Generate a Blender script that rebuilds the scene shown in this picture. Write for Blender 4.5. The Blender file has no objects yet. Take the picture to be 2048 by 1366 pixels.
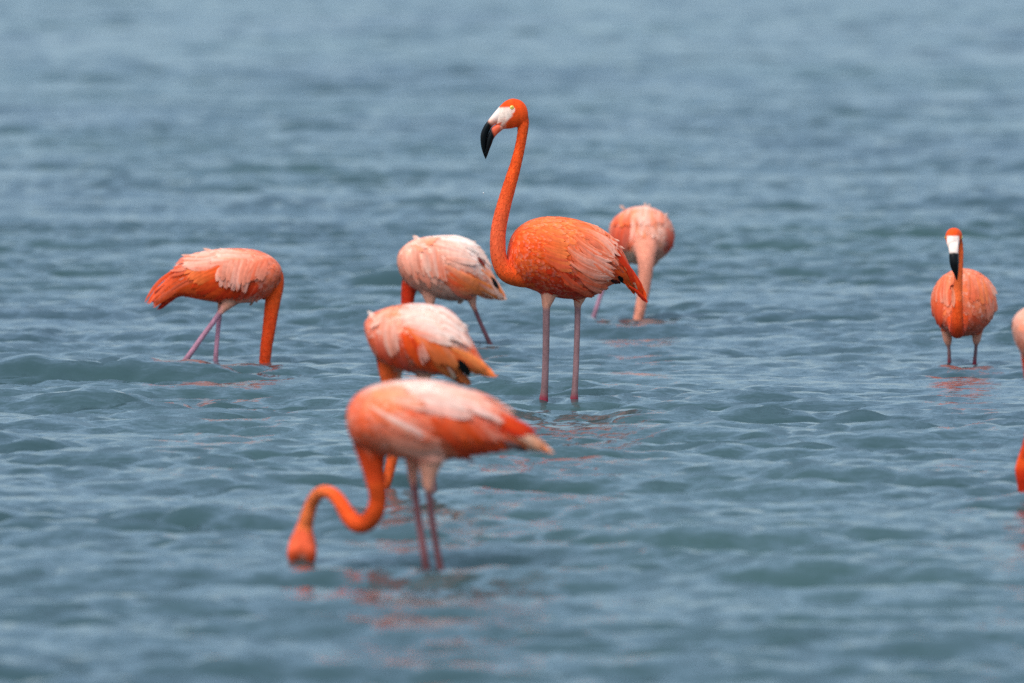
import bpy, math, random
import numpy as np
from mathutils import Vector
from mathutils.bvhtree import BVHTree
from mathutils.kdtree import KDTree

random.seed(7)
rng = np.random.default_rng(7)
scene = bpy.context.scene
col = scene.collection

# ------------------------------------------------------------------ camera
CAM_H = 1.64
FOCAL = 400.0
SENS = 36.0
W, H = 2048.0, 1366.0            # pixel grid of the photograph, used to read sizes off it
FPX = FOCAL / SENS * W
HORIZON = -180.0
PITCH = math.atan((H / 2 - HORIZON) / FPX)
cam_d = bpy.data.cameras.new('camera')
cam = bpy.data.objects.new('camera', cam_d)
col.objects.link(cam)
cam.location = (0, 0, CAM_H)
cam.rotation_euler = (math.pi / 2 - PITCH, 0, 0)
cam_d.lens = FOCAL
cam_d.sensor_width = SENS
cam_d.clip_start = 0.5
cam_d.clip_end = 30000
cam_d.dof.use_dof = True
cam_d.dof.focus_distance = 37.75
cam_d.dof.aperture_fstop = 5.6
scene.camera = cam

# ------------------------------------------------------------------ world, sun, exposure
SUN_EL, SUN_AZ = math.radians(58), math.radians(208)      # azimuth clockwise from +Y (behind the viewer's left)
world = bpy.data.worlds.new('World')
scene.world = world
world.use_nodes = True
wn, wl = world.node_tree.nodes, world.node_tree.links
wn.clear()
sky = wn.new('ShaderNodeTexSky')
sky.sky_type = 'NISHITA'
sky.sun_disc = False
sky.sun_elevation = SUN_EL
sky.sun_rotation = SUN_AZ
sky.air_density = 1.0
sky.dust_density = 0.8
sky.ozone_density = 1.0
bg = wn.new('ShaderNodeBackground')
bg.inputs['Strength'].default_value = 0.10
wo = wn.new('ShaderNodeOutputWorld')
veil = wn.new('ShaderNodeMix')            # an even veil of cloud over the whole sky
veil.data_type = 'RGBA'
veil.inputs[0].default_value = 0.7
veil.inputs[7].default_value = (1.65, 2.5, 3.4, 1)
wl.new(sky.outputs[0], veil.inputs[6])
wl.new(veil.outputs[2], bg.inputs['Color'])
wl.new(bg.outputs[0], wo.inputs['Surface'])

sun_d = bpy.data.lights.new('sun', 'SUN')
sun_d.energy = 1.9
sun_d.angle = math.radians(60)
sun_d.color = (1.0, 0.92, 0.82)
sun = bpy.data.objects.new('sun', sun_d)
col.objects.link(sun)
sdir = Vector((math.sin(SUN_AZ) * math.cos(SUN_EL), math.cos(SUN_AZ) * math.cos(SUN_EL), math.sin(SUN_EL)))
sun.rotation_euler = sdir.to_track_quat('Z', 'Y').to_euler()
sun.location = sdir * 50

vs = scene.view_settings
vs.view_transform = 'Standard'
vs.look = 'None'
vs.exposure = 1.0
vs.gamma = 1.0
vs.use_curve_mapping = False
scene.cycles.use_denoising = False      # the photograph has grain of its own
scene.cycles.max_bounces = 6

# ------------------------------------------------------------------ helpers
cp, sp = math.cos(PITCH), math.sin(PITCH)
FWD, UP = Vector((0, cp, -sp)), Vector((0, sp, cp))


def ray(px, py):
    return FWD + Vector(((px - W / 2) / FPX, 0, 0)) + UP * (-(py - H / 2) / FPX)


def P(px, py, D):
    r = ray(px, py)
    return Vector((0, 0, CAM_H)) + r * (D / r.y)


def ground_y(py):
    r = ray(W / 2, py)
    return CAM_H / -r.z * r.y


def S(c):
    """sRGB 0-255 triple to linear"""
    return np.array([((v / 255) / 12.92 if v / 255 <= 0.04045 else ((v / 255 + 0.055) / 1.055) ** 2.4) for v in c])


def mesh_from(name, verts, faces):
    me = bpy.data.meshes.new(name)
    me.from_pydata([tuple(v) for v in verts], [], faces)
    me.update()
    return me


def smooth_shade(me):
    me.polygons.foreach_set('use_smooth', np.ones(len(me.polygons), dtype=bool))


def set_col(me, cols):
    a = me.color_attributes.new('Col', 'FLOAT_COLOR', 'POINT')
    c = np.ones((len(me.vertices), 4), dtype=np.float32)
    c[:, :3] = cols
    a.data.foreach_set('color', c.ravel())


def link(name, me, mat, parent=None, kind=None):
    o = bpy.data.objects.new(name, me)
    col.objects.link(o)
    if mat is not None and len(me.materials) == 0:
        me.materials.append(mat)
    if parent is not None:
        o.parent = parent
        o.matrix_parent_inverse = parent.matrix_world.inverted()
    if kind:
        o['kind'] = kind
    return o


def catmull(pts, n):
    """pts (k, m) -> (n, m) Catmull-Rom resample"""
    p = np.asarray(pts, dtype=float)
    k = len(p)
    pe = np.vstack([2 * p[0] - p[1], p, 2 * p[-1] - p[-2]])
    out = []
    for q in np.linspace(0, k - 1 - 1e-9, n):
        i = int(q)
        t = q - i
        a, b, c, d = pe[i], pe[i + 1], pe[i + 2], pe[i + 3]
        out.append(0.5 * (2 * b + (c - a) * t + (2 * a - 5 * b + 4 * c - d) * t * t + (3 * b - a - 3 * c + d) * t ** 3))
    return np.array(out)


def loft(cs, As, Bs, seg=20):
    """closed surface through elliptic sections: centre, half-width vector, half-height vector"""
    n = len(cs)
    th = np.linspace(0, 2 * math.pi, seg, endpoint=False)
    ct, st = np.cos(th)[None, :, None], np.sin(th)[None, :, None]
    v = (cs[:, None, :] + As[:, None, :] * ct + Bs[:, None, :] * st).reshape(-1, 3)
    f = []
    for i in range(n - 1):
        for j in range(seg):
            j2 = (j + 1) % seg
            f.append((i * seg + j, i * seg + j2, (i + 1) * seg + j2, (i + 1) * seg + j))
    v = np.vstack([v, cs[:1], cs[-1:]])
    a, b = n * seg, n * seg + 1
    for j in range(seg):
        j2 = (j + 1) % seg
        f.append((a, j2, j))
        f.append((b, (n - 1) * seg + j, (n - 1) * seg + j2))
    return v, f


# ------------------------------------------------------------------ materials
def new_mat(name):
    m = bpy.data.materials.new(name)
    m.use_nodes = True
    nt = m.node_tree
    nt.nodes.clear()
    out = nt.nodes.new('ShaderNodeOutputMaterial')
    bs = nt.nodes.new('ShaderNodeBsdfPrincipled')
    nt.links.new(bs.outputs[0], out.inputs['Surface'])
    return m, nt, bs, out


def plumage_mat(name, scale, amount, bump, rough=0.8, sheen=0.25):
    m, nt, bs, out = new_mat(name)
    at = nt.nodes.new('ShaderNodeAttribute')
    at.attribute_name = 'Col'
    tc = nt.nodes.new('ShaderNodeTexCoord')
    no = nt.nodes.new('ShaderNodeTexNoise')
    no.inputs['Scale'].default_value = scale
    no.inputs['Detail'].default_value = 4
    no.inputs['Roughness'].default_value = 0.65
    nt.links.new(tc.outputs['Object'], no.inputs['Vector'])
    mr = nt.nodes.new('ShaderNodeMapRange')
    mr.inputs['From Min'].default_value = 0.3
    mr.inputs['From Max'].default_value = 0.7
    mr.inputs['To Min'].default_value = 1 - amount
    mr.inputs['To Max'].default_value = 1 + amount
    nt.links.new(no.outputs['Fac'], mr.inputs['Value'])
    mx = nt.nodes.new('ShaderNodeVectorMath')
    mx.operation = 'SCALE'
    nt.links.new(at.outputs['Color'], mx.inputs[0])
    mp2 = nt.nodes.new('ShaderNodeMapping')
    mp2.inputs['Scale'].default_value = (70, 70, 16)
    nt.links.new(tc.outputs['Object'], mp2.inputs['Vector'])
    ns2 = nt.nodes.new('ShaderNodeTexNoise')
    ns2.inputs['Scale'].default_value = 1.0
    ns2.inputs['Detail'].default_value = 3
    nt.links.new(mp2.outputs[0], ns2.inputs['Vector'])
    mr2 = nt.nodes.new('ShaderNodeMapRange')
    mr2.inputs['From Min'].default_value = 0.3
    mr2.inputs['From Max'].default_value = 0.7
    mr2.inputs['To Min'].default_value = 1 - amount * 1.2
    mr2.inputs['To Max'].default_value = 1 + amount * 0.8
    nt.links.new(ns2.outputs['Fac'], mr2.inputs['Value'])
    mm = nt.nodes.new('ShaderNodeMath')
    mm.operation = 'MULTIPLY'
    nt.links.new(mr.outputs[0], mm.inputs[0])
    nt.links.new(mr2.outputs[0], mm.inputs[1])
    nt.links.new(mm.outputs[0], mx.inputs['Scale'])
    nt.links.new(mx.outputs[0], bs.inputs['Base Color'])
    bs.inputs['Roughness'].default_value = rough
    bs.inputs['Specular IOR Level'].default_value = 0.12 if rough > 0.5 else 0.28
    bs.inputs['Sheen Weight'].default_value = sheen
    bs.inputs['Sheen Roughness'].default_value = 0.5
    if bump:
        n2 = nt.nodes.new('ShaderNodeTexNoise')
        n2.inputs['Scale'].default_value = scale * 2.2
        n2.inputs['Detail'].default_value = 3
        nt.links.new(tc.outputs['Object'], n2.inputs['Vector'])
        bp = nt.nodes.new('ShaderNodeBump')
        bp.inputs['Strength'].default_value = bump
        bp.inputs['Distance'].default_value = 0.004
        nt.links.new(n2.outputs['Fac'], bp.inputs['Height'])
        nt.links.new(bp.outputs[0], bs.inputs['Normal'])
    return m


M_BODY = plumage_mat('down_and_skin', 150, 0.16, 0.35, 0.8, 0.06)
M_FEATHER = plumage_mat('feather', 90, 0.10, 0.0, 0.75, 0.06)
M_BILL = plumage_mat('bill_horn', 200, 0.06, 0.05, 0.32, 0.0)
M_EYE = plumage_mat('eye_ball', 200, 0.05, 0.0, 0.12, 0.0)
M_EYE.node_tree.nodes['Principled BSDF'].inputs['Specular IOR Level'].default_value = 0.6


def water_mat():
    m, nt, bs, out = new_mat('turbid_lagoon_water')
    tc = nt.nodes.new('ShaderNodeTexCoord')
    # silt clouds drifting in the water
    mp = nt.nodes.new('ShaderNodeMapping')
    mp.inputs['Scale'].default_value = (0.22, 0.05, 1)
    nt.links.new(tc.outputs['Object'], mp.inputs['Vector'])
    n0 = nt.nodes.new('ShaderNodeTexNoise')
    n0.inputs['Scale'].default_value = 1.0
    n0.inputs['Detail'].default_value = 3
    nt.links.new(mp.outputs[0], n0.inputs['Vector'])
    rp = nt.nodes.new('ShaderNodeValToRGB')
    rp.color_ramp.elements[0].position = 0.35
    rp.color_ramp.elements[0].color = (0.032, 0.063, 0.079, 1)
    rp.color_ramp.elements[1].position = 0.68
    rp.color_ramp.elements[1].color = (0.040, 0.084, 0.081, 1)
    nt.links.new(n0.outputs['Fac'], rp.inputs['Fac'])
    nt.links.new(rp.outputs['Color'], bs.inputs['Base Color'])
    bs.inputs['Roughness'].default_value = 0.13
    bs.inputs['IOR'].default_value = 1.333
    # ripples too small for the mesh: slopes of the surface from noise
    def slopes(sx, sy, sc, det, amp):
        mp = nt.nodes.new('ShaderNodeMapping')
        mp.inputs['Scale'].default_value = (sx, sy, 1)
        mp.inputs['Rotation'].default_value = (0, 0, math.radians(14))
        nt.links.new(tc.outputs['Object'], mp.inputs['Vector'])
        n = nt.nodes.new('ShaderNodeTexNoise')
        n.inputs['Scale'].default_value = sc
        n.inputs['Detail'].default_value = det
        n.inputs['Roughness'].default_value = 0.6
        n.inputs['Distortion'].default_value = 0.7
        nt.links.new(mp.outputs[0], n.inputs['Vector'])
        s1 = nt.nodes.new('ShaderNodeVectorMath')
        s1.operation = 'SUBTRACT'
        s1.inputs[1].default_value = (0.5, 0.5, 0.5)
        nt.links.new(n.outputs['Color'], s1.inputs[0])
        s2 = nt.nodes.new('ShaderNodeVectorMath')
        s2.operation = 'MULTIPLY'
        s2.inputs[1].default_value = (amp * 0.7, amp, 0)
        nt.links.new(s1.outputs[0], s2.inputs[0])
        return s2
    ge = nt.nodes.new('ShaderNodeNewGeometry')
    acc = ge.outputs['Normal']
    for q in ((0.5, 1.0, 14.0, 3, 0.42), (0.6, 1.0, 42.0, 3, 0.50)):
        ad = nt.nodes.new('ShaderNodeVectorMath')
        ad.operation = 'ADD'
        nt.links.new(acc, ad.inputs[0])
        nt.links.new(slopes(*q).outputs[0], ad.inputs[1])
        acc = ad.outputs[0]
    nz = nt.nodes.new('ShaderNodeVectorMath')
    nz.operation = 'NORMALIZE'
    nt.links.new(acc, nz.inputs[0])
    nt.links.new(nz.outputs[0], bs.inputs['Normal'])
    return m


M_WATER = water_mat()

m, nt, bs, out = new_mat('lagoon_mud')
nn = nt.nodes.new('ShaderNodeTexNoise')
nn.inputs['Scale'].default_value = 3
rp = nt.nodes.new('ShaderNodeValToRGB')
rp.color_ramp.elements[0].color = (0.06, 0.055, 0.04, 1)
rp.color_ramp.elements[1].color = (0.14, 0.12, 0.09, 1)
nt.links.new(nn.outputs['Fac'], rp.inputs['Fac'])
nt.links.new(rp.outputs['Color'], bs.inputs['Base Color'])
bs.inputs['Roughness'].default_value = 0.9
M_MUD = m

# ------------------------------------------------------------------ the water
WIND = math.radians(258)


def wave_tile(L, N, lmin, lmax, p, spread, rms, seed, wind=WIND, chop=1.0):
    r = np.random.default_rng(seed)
    k1 = np.fft.fftfreq(N, L / N) * 2 * math.pi
    kx, ky = np.meshgrid(k1, k1, indexing='ij')
    k = np.hypot(kx, ky)
    k[0, 0] = 1e9
    lam = 2 * math.pi / k
    band = 1 / (1 + (lmin / lam) ** 8) / (1 + (lam / lmax) ** 6)
    cosd = (kx * math.cos(wind) + ky * math.sin(wind)) / k
    D = 0.06 + np.abs(cosd) ** spread
    A = k ** (-p) * D * band
    Hh = A * (r.normal(size=(N, N)) + 1j * r.normal(size=(N, N)))
    Hh[0, 0] = 0
    h = np.fft.ifft2(Hh)
    f = rms / h.real.std()
    dx = np.fft.ifft2(-1j * kx / k * Hh).real * f * chop
    dy = np.fft.ifft2(-1j * ky / k * Hh).real * f * chop
    return L, N, h.real * f, dx, dy


def sample(tile, x, y):
    L, N, *fs = tile
    u, v = (x / L * N) % N, (y / L * N) % N
    i, j = np.floor(u).astype(int) % N, np.floor(v).astype(int) % N
    a, b = u - np.floor(u), v - np.floor(v)
    i2, j2 = (i + 1) % N, (j + 1) % N
    return [f[i, j] * (1 - a) * (1 - b) + f[i2, j] * a * (1 - b) + f[i, j2] * (1 - a) * b + f[i2, j2] * a * b for f in fs]


tile_big = wave_tile(64.0, 512, 1.6, 9.0, 1.5, 2.0, 0.011, 11)
tile_mid = wave_tile(31.7, 1024, 0.28, 1.2, 1.8, 2.0, 0.0135, 5, WIND, 1.4)
tile_small = wave_tile(9.3, 768, 0.07, 0.32, 1.6, 0.9, 0.0056, 3, WIND + 0.35, 1.2)

tile_gust = wave_tile(83.0, 512, 1.0, 7.0, 1.2, 0.5, 1.0, 21)


OFF = (49.721, 29.718, 13.065, 24.253)        # where the wave train happens to stand


def fade(d, a, b):
    return np.clip((b - d) / (b - a), 0, 1)


def wave_height(x, y, dist):
    h1, x1, y1 = sample(tile_big, x + OFF[0], y + OFF[1])
    h2, x2, y2 = sample(tile_mid, x + OFF[2], y + OFF[3])
    h3, x3, y3 = sample(tile_small, x, y)
    f1, f2, f3 = fade(dist, 400, 1500), fade(dist, 170, 420), fade(dist, 65, 130)
    # gusts: patches of rougher and calmer water
    g = np.clip(0.92 + 0.30 * sample(tile_gust, x, y)[0], 0.35, 1.9)
    h = h1 * f1 + (h2 * f2 + h3 * f3) * g
    for cx, cy in PIERCE:
        r = np.hypot(x - cx, y - cy)
        h = h + 0.007 * np.exp(-r / 0.13) * np.cos(r * 2 * math.pi / 0.13)
    return h, x1 * f1 + (x2 * f2 + x3 * f3) * g, y1 * f1 + (y2 * f2 + y3 * f3) * g


PIERCE = []
for _x, _y in ((1087, 803), (1148, 803), (852, 1137), (880, 1137), (604, 1127), (370, 722), (431, 726), (530, 727), (981, 690),
               (1186, 634), (1277, 640), (1898, 723), (1950, 725), (769, 978), (2044, 978)):
    _p = P(_x, _y, ground_y(_y))
    PIERCE.append((_p.x, _p.y))


def build_water():
    d = [np.geomspace(1.0, 20, 40)[:-1], np.arange(20, 60, 0.05), np.arange(60, 120, 0.11),
         np.arange(120, 260, 0.28), np.geomspace(260, 12000, 130)]
    d = np.concatenate(d)
    uc = np.linspace(-0.085, 0.085, 440)
    uo = np.geomspace(0.0865, 2.5, 30)
    u = np.concatenate([-uo[::-1], uc, uo])
    X = d[:, None] * u[None, :]
    Y = np.repeat(d[:, None], len(u), 1)
    # plain sheet far off to the sides where the mesh gets too coarse for short waves
    hh, dx, dy = wave_height(X, Y, np.hypot(X * 1.5, Y))
    side = np.clip(1.3 - np.abs(u)[None, :] * d[:, None] / (0.12 * d[:, None] + 1e-6), 0, 1) ** 0.5
    lim = (d[:, None] > 20.5) * side
    hh, dx, dy = hh * lim, dx * lim, dy * lim
    v = np.stack([X + dx, Y + dy, hh], -1).reshape(-1, 3).astype(np.float32)
    nr, nc = len(d), len(u)
    idx = np.arange(nr * nc).reshape(nr, nc)
    q = np.stack([idx[:-1, :-1], idx[:-1, 1:], idx[1:, 1:], idx[1:, :-1]], -1).reshape(-1, 4)
    me = bpy.data.meshes.new('water')
    me.vertices.add(len(v))
    me.vertices.foreach_set('co', v.ravel())
    me.loops.add(q.size)
    me.loops.foreach_set('vertex_index', q.ravel().astype(np.int32))
    me.polygons.add(len(q))
    me.polygons.foreach_set('loop_start', np.arange(0, q.size, 4, dtype=np.int32))
    me.polygons.foreach_set('loop_total', np.full(len(q), 4, dtype=np.int32))
    me.update(calc_edges=True)
    me.validate()
    smooth_shade(me)
    o = link('water', me, M_WATER, None, 'structure')
    o['label'] = 'rippled slate blue lagoon water with short wind waves'
    return o


build_water()
BED = -0.36
bed = link('lagoon_bed', mesh_from('lagoon_bed', [(-400, 0.5, BED), (400, 0.5, BED), (400, 600, BED), (-400, 600, BED)], [(0, 1, 2, 3)]), M_MUD, None, 'structure')
bed['label'] = 'muddy lagoon bed under the water'

# ------------------------------------------------------------------ plumage colours (sRGB readings turned to linear)
C = {
    'orange': S((244, 84, 26)), 'deep': S((220, 52, 16)), 'red': S((196, 40, 20)), 'light': S((255, 134, 74)),
    'amber': S((255, 136, 70)), 'salmon': S((246, 126, 92)), 'pink': S((246, 168, 142)), 'pale': S((255, 204, 184)),
    'white': S((255, 230, 218)), 'cream': S((242, 202, 174)), 'grey': S((168, 122, 116)), 'leg': S((148, 112, 114)),
    'legdark': S((104, 68, 76)), 'legbrown': S((128, 82, 86)), 'legpink': S((186, 134, 154)), 'knee': S((176, 44, 74)), 'black': S((10, 10, 12)),
    'maroon': S((120, 36, 28)), 'coral': S((240, 102, 66)),
}


# ------------------------------------------------------------------ flamingo builder
class Bird:
    def __init__(self, D, label, tail_dir, base, neckc, legc=('leg', 'leg'), voxel=0.004):
        self.D = D
        self.s = 1.0 / ((P(1034, 700, D) - P(1024, 700, D)).length / 10)      # px per metre
        self.parts = []        # (region, verts, faces)
        self.tail = Vector(tail_dir).normalized()
        self.base, self.neckc, self.legc = base, neckc, legc
        self.patch = []
        self.mottle = ('salmon', 'pale', 'coral', 'light')
        self.voxel = voxel
        self.root = bpy.data.objects.new('flamingo', None)
        self.root.empty_display_size = 0.1
        col.objects.link(self.root)
        self.root['label'] = label
        self.root['category'] = 'flamingo'
        self.root['group'] = 'flamingos wading in the lagoon'

    def p(self, px, py, dy=0.0):
        return np.array(P(px, py, self.D + dy))

    # torso seen from the side: (px, top, bottom, half-width m), yaw shears it in depth
    def torso_side(self, st, yaw=0.0, px0=None, dy0=0.0):
        px0 = px0 if px0 is not None else st[len(st) // 2][0]
        rows = []
        for px, t, b, hw in st:
            rows.append((px, t, b, hw, dy0 + (px - px0) / self.s * yaw))
        r = catmull(rows, 46)
        cs, As, Bs = [], [], []
        ax = np.array([-yaw * 0.6, 1.0, 0.0])
        ax /= np.linalg.norm(ax)
        for px, t, b, hw, dy in r:
            c = self.p(px, (t + b) / 2, dy)
            cs.append(c)
            As.append(ax * max(hw, 0.003))
            Bs.append(np.array([0, 0, max((b - t) / 2 / self.s, 0.003)]))
        self.parts.append(('torso',) + loft(np.array(cs), np.array(As), np.array(Bs), 28))

    # torso seen from the front: (dy, cx, cy, halfw px, halfh px)
    def torso_front(self, st):
        r = catmull(st, 46)
        cs = np.array([self.p(cx, cy, dy) for dy, cx, cy, hw, hh in r])
        As = np.array([[max(hw, 1) / self.s, 0, 0] for dy, cx, cy, hw, hh in r])
        Bs = np.array([[0, 0, max(hh, 1) / self.s] for dy, cx, cy, hw, hh in r])
        self.parts.append(('torso',) + loft(cs, As, Bs, 28))

    # round limb: (px, py, radius px, dy)
    def tube(self, region, st, n=60, seg=14, flat=1.0):
        st = [(a[0], a[1], a[2], a[3] if len(a) > 3 else 0.0) for a in st]
        r = catmull(st, n)
        cs = np.array([self.p(px, py, dy) for px, py, rr, dy in r])
        rad = np.maximum(r[:, 2] / self.s, 0.002)
        self.raw_tube(region, cs, rad, seg, flat)

    def raw_tube(self, region, cs, rad, seg=14, flat=1.0):
        t = np.gradient(cs, axis=0)
        t /= np.linalg.norm(t, axis=1)[:, None] + 1e-9
        As, Bs = [], []
        a = np.array([0, 1.0, 0])
        if abs(t[0] @ a) > 0.9:
            a = np.array([1.0, 0, 0])
        for i in range(len(cs)):
            a = a - t[i] * (a @ t[i])
            a /= np.linalg.norm(a)
            b = np.cross(t[i], a)
            As.append(a * rad[i] * flat)
            Bs.append(b * rad[i])
        self.parts.append((region,) + loft(cs, np.array(As), np.array(Bs), seg))

    # thigh + leg: st as in tube; carries on below the water to the mud, ends in a webbed foot
    def leg(self, thigh, st, dy_foot=0.0):
        self.tube('thigh', thigh, 24)
        st = [(a[0], a[1], a[2], a[3] if len(a) > 3 else 0.0) for a in st]
        r = catmull(st, 60)
        cs = np.array([self.p(px, py, dy) for px, py, rr, dy in r])
        rad = r[:, 2] / self.s
        z0, zb = cs[-1][2], BED + 0.02
        ext = []
        dirv = (cs[-1] - cs[-6])
        dirv = dirv / abs(dirv[2])
        for q in np.linspace(0.05, 1, 20):
            z = z0 + (zb - z0) * q
            ext.append(cs[-1] + dirv * (z0 - z) * 0.6 * np.array([1, 1, 0]) + np.array([0, 0, z - z0]))
        cs = np.vstack([cs, ext])
        w = rad[-1] * np.linspace(1.05, 0.75, 20)
        rad = np.concatenate([rad, w])
        self.raw_tube('leg', cs, rad, 12)
        # foot
        f = cs[-1]
        hd = -self.tail
        for a in (-0.5, 0, 0.5):
            d = np.array([hd.x * math.cos(a) - hd.y * math.sin(a), hd.x * math.sin(a) + hd.y * math.cos(a), 0])
            c2 = np.array([f + d * q for q in np.linspace(0, 0.085, 8)])
            c2[:, 2] = BED + 0.012
            self.raw_tube('leg', c2, np.linspace(0.012, 0.006, 8), 8)

    def paint(self, px, py, rnd=0.0):
        """plumage colour at a place on the torso, given in the side view of this bird"""
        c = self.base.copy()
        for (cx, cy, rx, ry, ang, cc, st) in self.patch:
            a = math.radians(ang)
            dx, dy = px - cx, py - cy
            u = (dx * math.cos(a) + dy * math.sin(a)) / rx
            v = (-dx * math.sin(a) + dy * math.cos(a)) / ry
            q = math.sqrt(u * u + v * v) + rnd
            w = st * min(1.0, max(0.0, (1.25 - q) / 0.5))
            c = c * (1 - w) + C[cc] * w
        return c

    def to_px(self, v):
        d = v - Vector((0, 0, CAM_H))
        f = d.dot(FWD)
        return W / 2 + d.x / f * FPX, H / 2 - d.dot(UP) / f * FPX

    def body(self, face=None, knee_py=None):
        vs_, fs_, off = [], [], 0
        kd_n = sum(len(v) for _, v, _ in self.parts)
        kd = KDTree(kd_n)
        regs = []
        for reg, v, f in self.parts:
            for q in v:
                kd.insert(q, len(regs))
                regs.append(reg)
            vs_.append(v)
            fs_ += [tuple(i + off for i in ff) for ff in f]
            off += len(v)
        kd.balance()
        me = mesh_from('raw', np.vstack(vs_), fs_)
        o = bpy.data.objects.new('raw', me)
        col.objects.link(o)
        rm = o.modifiers.new('r', 'REMESH')
        rm.mode = 'VOXEL'
        rm.voxel_size = self.voxel
        sm = o.modifiers.new('s', 'SMOOTH')
        sm.factor = 0.5
        sm.iterations = 5
        dg = bpy.context.evaluated_depsgraph_get()
        dg.update()
        bm = bpy.data.meshes.new_from_object(o.evaluated_get(dg))
        bpy.data.objects.remove(o)
        bpy.data.meshes.remove(me)
        n = len(bm.vertices)
        cols = np.zeros((n, 3))
        self.region = []
        for i, v in enumerate(bm.vertices):
            _, j, _ = kd.find(v.co)
            reg = regs[j]
            self.region.append(reg)
            px, py = self.to_px(v.co)
            if reg == 'torso':
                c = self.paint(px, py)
            elif reg == 'neck':
                c = self.neckc(px, py)
            elif reg == 'head':
                c = face(px, py, v.co) if face else self.neckc(px, py)
            elif reg == 'thigh':
                c = C['cream'] * 0.3 + C['salmon'] * 0.4 + C['pink'] * 0.3
            else:
                c = C[self.legc[0]]
                if knee_py is not None:
                    w = min(1, max(0, (py - knee_py + 14) / 14))
                    c = c * (1 - w) + C['knee'] * w
            if reg != 'torso' and v.co.z < 0.045:
                c = c * (0.72 + 0.28 * sstep(0.02, 0.045, v.co.z))       # wet
            cols[i] = c
        # soften the borders between regions (not on the head, whose markings are crisp)
        e = np.zeros(len(bm.edges) * 2, dtype=np.int32)
        bm.edges.foreach_get('vertices', e)
        e = e.reshape(-1, 2)
        deg = np.zeros(n)
        np.add.at(deg, e[:, 0], 1)
        np.add.at(deg, e[:, 1], 1)
        soft = np.array([0.0 if r == 'head' else 1.0 for r in self.region])[:, None]
        for _ in range(7):
            acc = np.zeros_like(cols)
            np.add.at(acc, e[:, 0], cols[e[:, 1]])
            np.add.at(acc, e[:, 1], cols[e[:, 0]])
            avg = (cols + acc) / (1 + deg)[:, None]
            cols = cols * (1 - soft) + avg * soft
        set_col(bm, cols)
        smooth_shade(bm)
        # the bird stands at its feet
        lv = [v.co for v, r in zip(bm.vertices, self.region) if r == 'leg']
        cx = sum(v.x for v in lv) / len(lv)
        cy = sum(v.y for v in lv) / len(lv)
        self.root.location = (cx, cy, BED)
        bpy.context.view_layer.update()
        self.mesh = bm
        self.bodyobj = link('body', bm, M_BODY, self.root)
        self.bvh = BVHTree.FromPolygons([v.co.copy() for v in bm.vertices], [tuple(q.vertices) for q in bm.polygons])

    # fine contour feathers all over torso and neck: nobody could count them
    def plumage(self, n_torso=2200, n_neck=1500, size=1.0, down=0.35, var=0.09):
        n_torso = int(n_torso * 1.3)
        bm = self.mesh
        polys = [(q, self.region[q.vertices[0]]) for q in bm.polygons]
        V, F, K, N = [], [], [], []

        def put(c, nrm, d, L, wd, tilt, colr, tipc):
            side = d.cross(nrm).normalized()
            i0 = len(V)
            for t, ww, lift in ((0, 0.35, -0.05), (0.4, 1.0, 0.25), (0.78, 0.85, 0.6), (1.0, 0.22, 1.0)):
                ctr, nq, _, _ = self.bvh.find_nearest(c + d * (L * t))
                ctr = ctr + nq * (0.0006 + L * tilt * max(lift, 0))
                nrm = nq
                k = colr * (1 - t * t) + tipc * t * t
                for s_ in (-1, 0, 1):
                    V.append(ctr + side * (wd * ww * s_) - nrm * (abs(s_) * wd * 0.06))
                    K.append(k)
                    N.append((nrm + side * (0.06 * s_)).normalized())
            for a in range(3):
                for b in range(2):
                    q = i0 + a * 3 + b
                    F.append((q, q + 1, q + 4, q + 3))

        for reg, count in (('torso', n_torso), ('neck', n_neck)):
            pl = [q for q, r in polys if r == reg]
            if not pl or not count:
                continue
            ar = np.array([q.area for q in pl])
            pick = rng.choice(len(pl), count, p=ar / ar.sum())
            for k in pick:
                q = pl[k]
                c, nrm = q.center.copy(), q.normal.copy()
                px, py = self.to_px(c)
                if reg == 'torso':
                    fl = self.tail + Vector((0, 0, -down))
                    d = fl - nrm * fl.dot(nrm)
                    if d.length < 0.15:
                        d = Vector((0, 0, -1)) - nrm * -nrm.z
                    L = random.uniform(0.018, 0.034) * size
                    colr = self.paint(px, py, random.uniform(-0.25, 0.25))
                    mq = random.random() ** 2 * 0.45
                    colr = colr * (1 - mq) + C[self.mottle[random.randrange(len(self.mottle))]] * mq
                    wd = L * 0.30
                    tilt = 0.03
                    mixl = C['pale'] if random.random() < 0.35 else colr * 1.08
                    tipc = colr * 0.8 + mixl * 0.2
                else:
                    d = Vector((0, 0, -1)) - nrm * -nrm.z
                    if d.length < 0.2:
                        d = self.tail - nrm * self.tail.dot(nrm)
                    L = random.uniform(0.009, 0.015)
                    colr = self.neckc(px, py)
                    wd = L * 0.26
                    tilt = 0.04
                    tipc = colr * 0.85 + C['light'] * 0.15
                if d.length < 1e-3:
                    continue
                d.normalize()
                jr = random.gauss(0, 0.22)
                sd = d.cross(nrm)
                d = (d * math.cos(jr) + sd * math.sin(jr)).normalized()
                b = 1 + random.gauss(0, var)
                put(c, nrm, d, L, wd, tilt, colr * b, tipc * b)
        me = mesh_from('plumage', V, F)
        set_col(me, np.array(K))
        smooth_shade(me)
        me.normals_split_custom_set_from_vertices(N)      # lie soft on the body instead of standing out like scales
        o = link('plumage', me, M_FEATHER, self.root, 'stuff')

    def wisps(self, lines, k0, k1, w=5):
        for (x0, y0, x1, y1) in lines:
            self.feather('back_feather', (x0, y0), (x1, y1), w * random.uniform(0.7, 1.3), C[k0], C[k1], 0.003, random.gauss(0, 0.05))

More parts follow.
